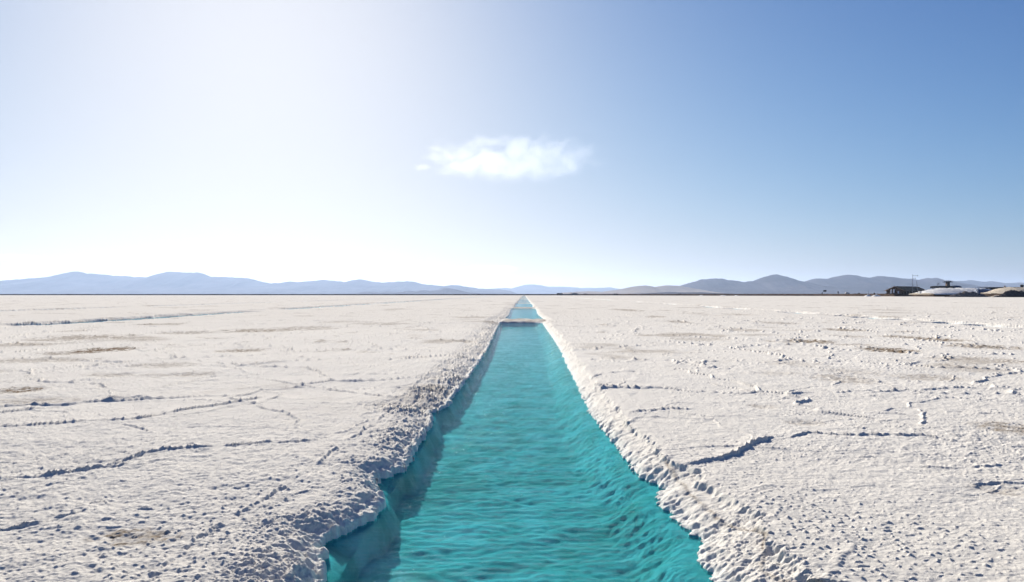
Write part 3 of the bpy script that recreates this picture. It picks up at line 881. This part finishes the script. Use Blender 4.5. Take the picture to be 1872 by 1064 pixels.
mast(1714.5, 516.5, 524, 690, 'small cross shaped aerial on the dark flat roof', .16, 0, [(.62, 2.6, 0, .9), (.8, .8, .5, .4)], 'aerial', 'aerial')
mast(1588, 531, 538, 620, 'thin bare post on the embankment above the little white heaps', .14, 0, [], 'post', 'thin_post')

def signboard():
    D = 800
    X, zt = at(1508, 530.2, D)
    o = empty('sign_board', (X, D, PLAT - .1))
    tag(o, 'dark rectangular sign board on two legs on the embankment', 'sign')
    H = zt - PLAT + .1
    MB().box((0, 0, H - .85), (3.1, .12, 1.7)).build('panel', M_BLACK, o)
    for s in (-1, 1):
        MB().tube((s * 1.0, .1, -.2), (s * 1.0, .1, H - .3), .07).build('leg', M_METAL, o)
signboard()

def post(x, y0, y1, D, w, mat, label, cat='post', name='post'):
    X, zt = at(x, y0, D); zb = at(x, y1, D)[1]
    m = MB().box((0, 0, (zt - zb) / 2), (w, w * .7, zt - zb)).box((0, 0, zt - zb + w * .12), (w * 1.12, w * .85, w * .24))
    o = m.build(name, mat); o.location = (X, D, zb)
    return tag(o, label, cat)
post(1532, 533, 537, 780, 1.0, M_BLUE, 'dark blue cabinet standing on the embankment right of the sign', 'cabinet', 'cabinet')
post(1503, 534.9, 537, 800, .7, M_BLACK, 'little black block beside the left leg of the sign', 'block', 'block')
post(1682, 533.2, 536.8, 552, 1.5, M_WHITE, 'white box beside the leaning pole', 'box', 'white_box')

def person(x, y0, y1, D, mat_top, mat_leg, label):
    """small distant standing figure, one skinned body with clothing coloured meshes"""
    X, zt = at(x, y0, D); zb = at(x, y1, D)[1]
    H = 1.72
    o = empty('person', (X, D, zt - H))
    tag(o, label, 'person')
    def skin(name, pts, edges, rad, mat):
        me = bpy.data.meshes.new(name); me.from_pydata(pts, edges, [])
        ob = bpy.data.objects.new(name, me); COL.objects.link(ob); ob.parent = o
        md = ob.modifiers.new('Skin', 'SKIN'); me.materials.append(mat)
        for i, r_ in enumerate(rad): me.skin_vertices[0].data[i].radius = (r_, r_)
        sb = ob.modifiers.new('Sub', 'SUBSURF'); sb.levels = 1; sb.render_levels = 1
        return ob
    me = bpy.data.meshes.new('x')
    bm_pts = [(0, 0, .93), (0, 0, 1.15), (0, 0, 1.40), (0, 0, 1.50), (0, 0, 1.62), (-.10, 0, .88), (-.12, .02, .48), (-.13, 0, .05), (-.13, -.12, .03), (.10, 0, .88), (.12, .02, .48), (.13, 0, .05), (.13, -.12, .03),
              (-.19, 0, 1.40), (-.24, .02, 1.12), (-.23, -.06, .86), (.19, 0, 1.40), (.24, .02, 1.12), (.23, -.06, .86)]
    ed = [(0, 1), (1, 2), (2, 3), (3, 4), (0, 5), (5, 6), (6, 7), (7, 8), (0, 9), (9, 10), (10, 11), (11, 12), (2, 13), (13, 14), (14, 15), (2, 16), (16, 17), (17, 18)]
    rd = [.14, .13, .15, .06, .105, .09, .065, .045, .04, .09, .065, .045, .04, .06, .045, .035, .06, .045, .035]
    bpy.data.meshes.remove(me)
    me = bpy.data.meshes.new('body'); me.from_pydata(bm_pts, ed, [])
    ob = bpy.data.objects.new('body', me); COL.objects.link(ob); ob.parent = o
    me.materials.append(mat_top)
    ob.modifiers.new('Skin', 'SKIN')
    if me.skin_vertices:
        for i, r_ in enumerate(rd): me.skin_vertices[0].data[i].radius = (r_, r_)
        me.skin_vertices[0].data[0].use_root = True
    sb = ob.modifiers.new('Sub', 'SUBSURF'); sb.levels = 1; sb.render_levels = 1
    return o
person(1691, 528.6, 532, 572, M_WHITE, M_DARK, 'tiny standing person in white on the left end of the long salt heap')

def car():
    D = 790
    X, _ = at(1549, 535, D)
    o = empty('parked_car', (X, D, PLAT + .05), 0)
    tag(o, 'small parked car with a white front and dark cabin on the embankment', 'car')
    pr = [(-2.1, .35), (2.1, .35), (2.15, .95), (1.95, 1.0), (1.3, 1.05), (.7, 1.6), (-1.5, 1.62), (-1.95, 1.1), (-2.1, 1.0)]
    MB().prism(pr, -.85, .85).build('body', M_WHITE, o)
    MB().prism([(1.1, 1.07), (.64, 1.52), (-1.4, 1.54), (-1.75, 1.1)], -.87, .87).build('window', M_GLASS, o)
    for x in (-1.3, 1.35):
        for y in (-.8, .8):
            MB().tube((x, y - .1, .33), (x, y + .1, .33), .33, .33, 14).build('wheel', M_TYRE, o)
    b = MB().prism([(-3.4, .4), (-2.2, .4), (-2.2, 1.75), (-3.3, 1.8)], -.95, .95)
    return o
car()

def bush(x, y, D, w, label):
    X, zt = at(x, y, D)
    rr = random.Random(int(x * 7))
    b = MB(); H = max(.6, zt - PLAT)
    for k in range(160):
        a = rr.uniform(0, 6.283); r_ = w * math.sqrt(rr.random()) ; z = rr.uniform(0, H) * (1 - .4 * r_ / w)
        p = Vector((r_ * math.cos(a), r_ * math.sin(a) * .8, z)); s = .14
        u = Vector((rr.uniform(-1, 1), rr.uniform(-1, 1), rr.uniform(-1, 1))).normalized() * s
        v = u.orthogonal().normalized() * s
        b.poly([p - u, p + v, p + u, p - v], [(0, 1, 2, 3)])
    o = empty('shrub', (X, D, PLAT - .1)); tag(o, label, 'shrub', 'shrubs on the embankment')
    b.build('foliage', M_BUSH, o)
    MB().tube((0, 0, -.1), (.1, 0, H * .6), .05, .02, 6).build('stem', M_DARK, o)
bush(1570.5, 534.6, 700, 1.0, 'low brown shrub on the embankment between the car and the thin post')
bush(1598.5, 534.4, 660, .7, 'small dark shrub on the embankment just left of the dark house')
bush(1243, 536.3, 1020, 1.4, 'dark shrub on the embankment below the low purple hills')
bush(1395, 536.2, 880, 1.6, 'dark shrub on the embankment below the tall pointed mountain')

# ---- the cluster near the end of the trench
def workshop():
    D = 1240
    X, zt = at(1023, 536, D)
    o = empty('workshop', (X, D, 0)); tag(o, 'low dark shed at the left end of the far cluster near the trench end', 'shed')
    MB().box((0, 0, 1.3), (8.5, 6, 2.7)).build('wall', M_DARK, o)
    MB().prism([(-5, 2.66), (5, 2.66), (4.6, 3.4), (-2.4, 3.55), (-4.6, 2.95)], -3.6, 3.6).build('roof', M_BLACK, o)
    MB().box((-1.6, -3.05, .9), (1.6, .1, 1.9)).build('door', M_STONE, o)
workshop()
heap('salt_heap', M_TANPILE, 'rounded greyish salt heap in the middle of the far cluster near the trench end', [(1033, 540), (1040, 537.2), (1046, 535.3), (1052, 535.2), (1058, 537), (1066, 540)], 1255, 9, -.1, 901, .4, .4)
heap('mud_heap', M_DARKPILE, 'long low dark bank stretching right from the far shed', [(1024, 540.2), (1030, 537.6), (1042, 537.6), (1056, 538.2), (1068, 537.8), (1076, 538.0), (1088, 539.9)], 1236, 4, -.1, 911, .9, 1.2, 'mud heap')
def truck(x, D, L, H, label, mat):
    X, _ = at(x, 538, D)
    o = empty('truck', (X, D, -.05)); tag(o, label, 'truck', 'trucks parked in the far cluster')
    MB().box((-.6, 0, H * .55 + .3), (L * .68, 2.3, H * .62)).build('load_bed', mat, o)
    MB().prism([(L * .30, .5), (L * .5, .5), (L * .5, H * .5), (L * .44, H * .85), (L * .30, H * .88)], -1.1, 1.1).build('cab', M_DARK, o)
    for xx in (-L * .3, -L * .1, L * .38):
        for y in (-1, 1):
            MB().tube((xx, y - .15, .45), (xx, y + .15, .45), .45, .45, 12).build('wheel', M_TYRE, o)
truck(1070, 1232, 7.5, 2.9, 'dark parked truck right of the rounded heap in the far cluster', M_DARK)
truck(1083, 1232, 6.0, 2.4, 'smaller dark parked truck at the right end of the far cluster', M_DARK)
truck(1125.5, 1130, 7.0, 2.8, 'lone dark parked truck on the salt edge right of the far cluster', M_DARK)

# ------------------------------------------------------------------ clouds
def cloud(name, prof_boxes, D, label, dens, seed, thick=1.0, nscale=1.0, lo=.36, group=None):
    """an ellipsoidal body of thin vapour: (px x0, y0, x1, y1)"""
    x0, y0, x1, y1 = prof_boxes
    a = at(x0, y0, D); b = at(x1, y1, D)
    cx, cz = (a[0] + b[0]) / 2, (a[1] + b[1]) / 2
    sx, sz = abs(b[0] - a[0]) / 2, abs(a[1] - b[1]) / 2
    sy = sx * .45 * thick
    m = MB().blob((0, 0, 0), (1, 1, 1), 28, 16, 0)
    t = NT(name + '_vapour')
    t.n.remove(t.b)
    geo = t.new('TexCoord').outputs['Object']          # unit ellipsoid space
    ln = t.new('VectorMath', operation='LENGTH'); t.link(geo, ln.inputs[0])
    mp = t.new('Mapping'); mp.inputs['Scale'].default_value = (2.2 * nscale, 1.2 * nscale, .8 * nscale); mp.inputs['Location'].default_value = (seed, seed * .7, 0)
    mp.inputs['Rotation'].default_value = (0, R(8), 0)
    t.link(geo, mp.inputs['Vector'])
    nz = t.new('TexNoise'); nz.inputs['Scale'].default_value = 1.9; nz.inputs['Detail'].default_value = 9; nz.inputs['Roughness'].default_value = .70; nz.inputs['Distortion'].default_value = .9
    t.link(mp.outputs[0], nz.inputs['Vector'])
    fall = t.math('MULTIPLY', t.math('POWER', ln.outputs['Value'], 3.0), .30)
    v = t.math('SUBTRACT', nz.outputs['Fac'], fall)
    v = t.math('MULTIPLY', t.math('SUBTRACT', v, lo + .02), 9.0, True)
    v = t.math('POWER', v, 1.5)
    d = t.math('MULTIPLY', v, dens)
    pv = t.new('VolumePrincipled')
    pv.inputs['Color'].default_value = (.995, .995, 1, 1)
    pv.inputs['Anisotropy'].default_value = .75
    t.link(d, pv.inputs['Density'])
    t.link(pv.outputs[0], t.out.inputs['Volume'])
    t.m.cycles.volume_step_rate = .5
    t.m.cycles.volume_sampling = 'MULTIPLE_IMPORTANCE'
    o = m.build(name, t.m, None, True)
    o.location = (cx, D, cz); o.scale = (sx, sy, sz)
    return tag(o, label, 'cloud', group)
cloud('cloud', (735, 236, 1150, 346), 6000, 'the single wispy white cloud high above the end of the trench', .00024, 3.1, lo=.36)
cloud('cloud', (752, 298, 792, 314), 6000, 'tiny scrap of cloud just under the left end of the big wispy cloud', .0005, 5.3, lo=.30)
for i_, (bx, lb) in enumerate([((-60, 464, 90, 478), 'thin flat cloud low over the mountains at the left edge of the picture'),
                               ((395, 483, 445, 494), 'short thin cloud low over the mountains, left of the longer streak'),
                               ((465, 484, 545, 500), 'thin cloud streak low over the left mountains beside the short one'),
                               ((745, 495, 860, 506), 'low thin cloud streak above the small dark hills'),
                               ((835, 483, 960, 498), 'faint thin cloud streak low in the sky left of the trench end')]):
    cloud('cloud', bx, 32000, lb, .00022, 7.7 + 2 * i_, lo=.30, group='thin low clouds near the horizon')

# ------------------------------------------------------------------ haze
t = NT('air_haze')
t.n.remove(t.b)
pv = t.new('VolumePrincipled')
pv.inputs['Color'].default_value = (.56, .72, 1.0, 1)
pv.inputs['Density'].default_value = 0.000032
pv.inputs['Anisotropy'].default_value = .38
t.link(pv.outputs[0], t.out.inputs['Volume'])
hz = MB().box((0, 0, 0), (1, 1, 1)).build('haze', t.m)
hz.scale = (60000, 27000, 458)
hz.location = (0, 12000, 229 - 6)
hz['kind'] = 'stuff'
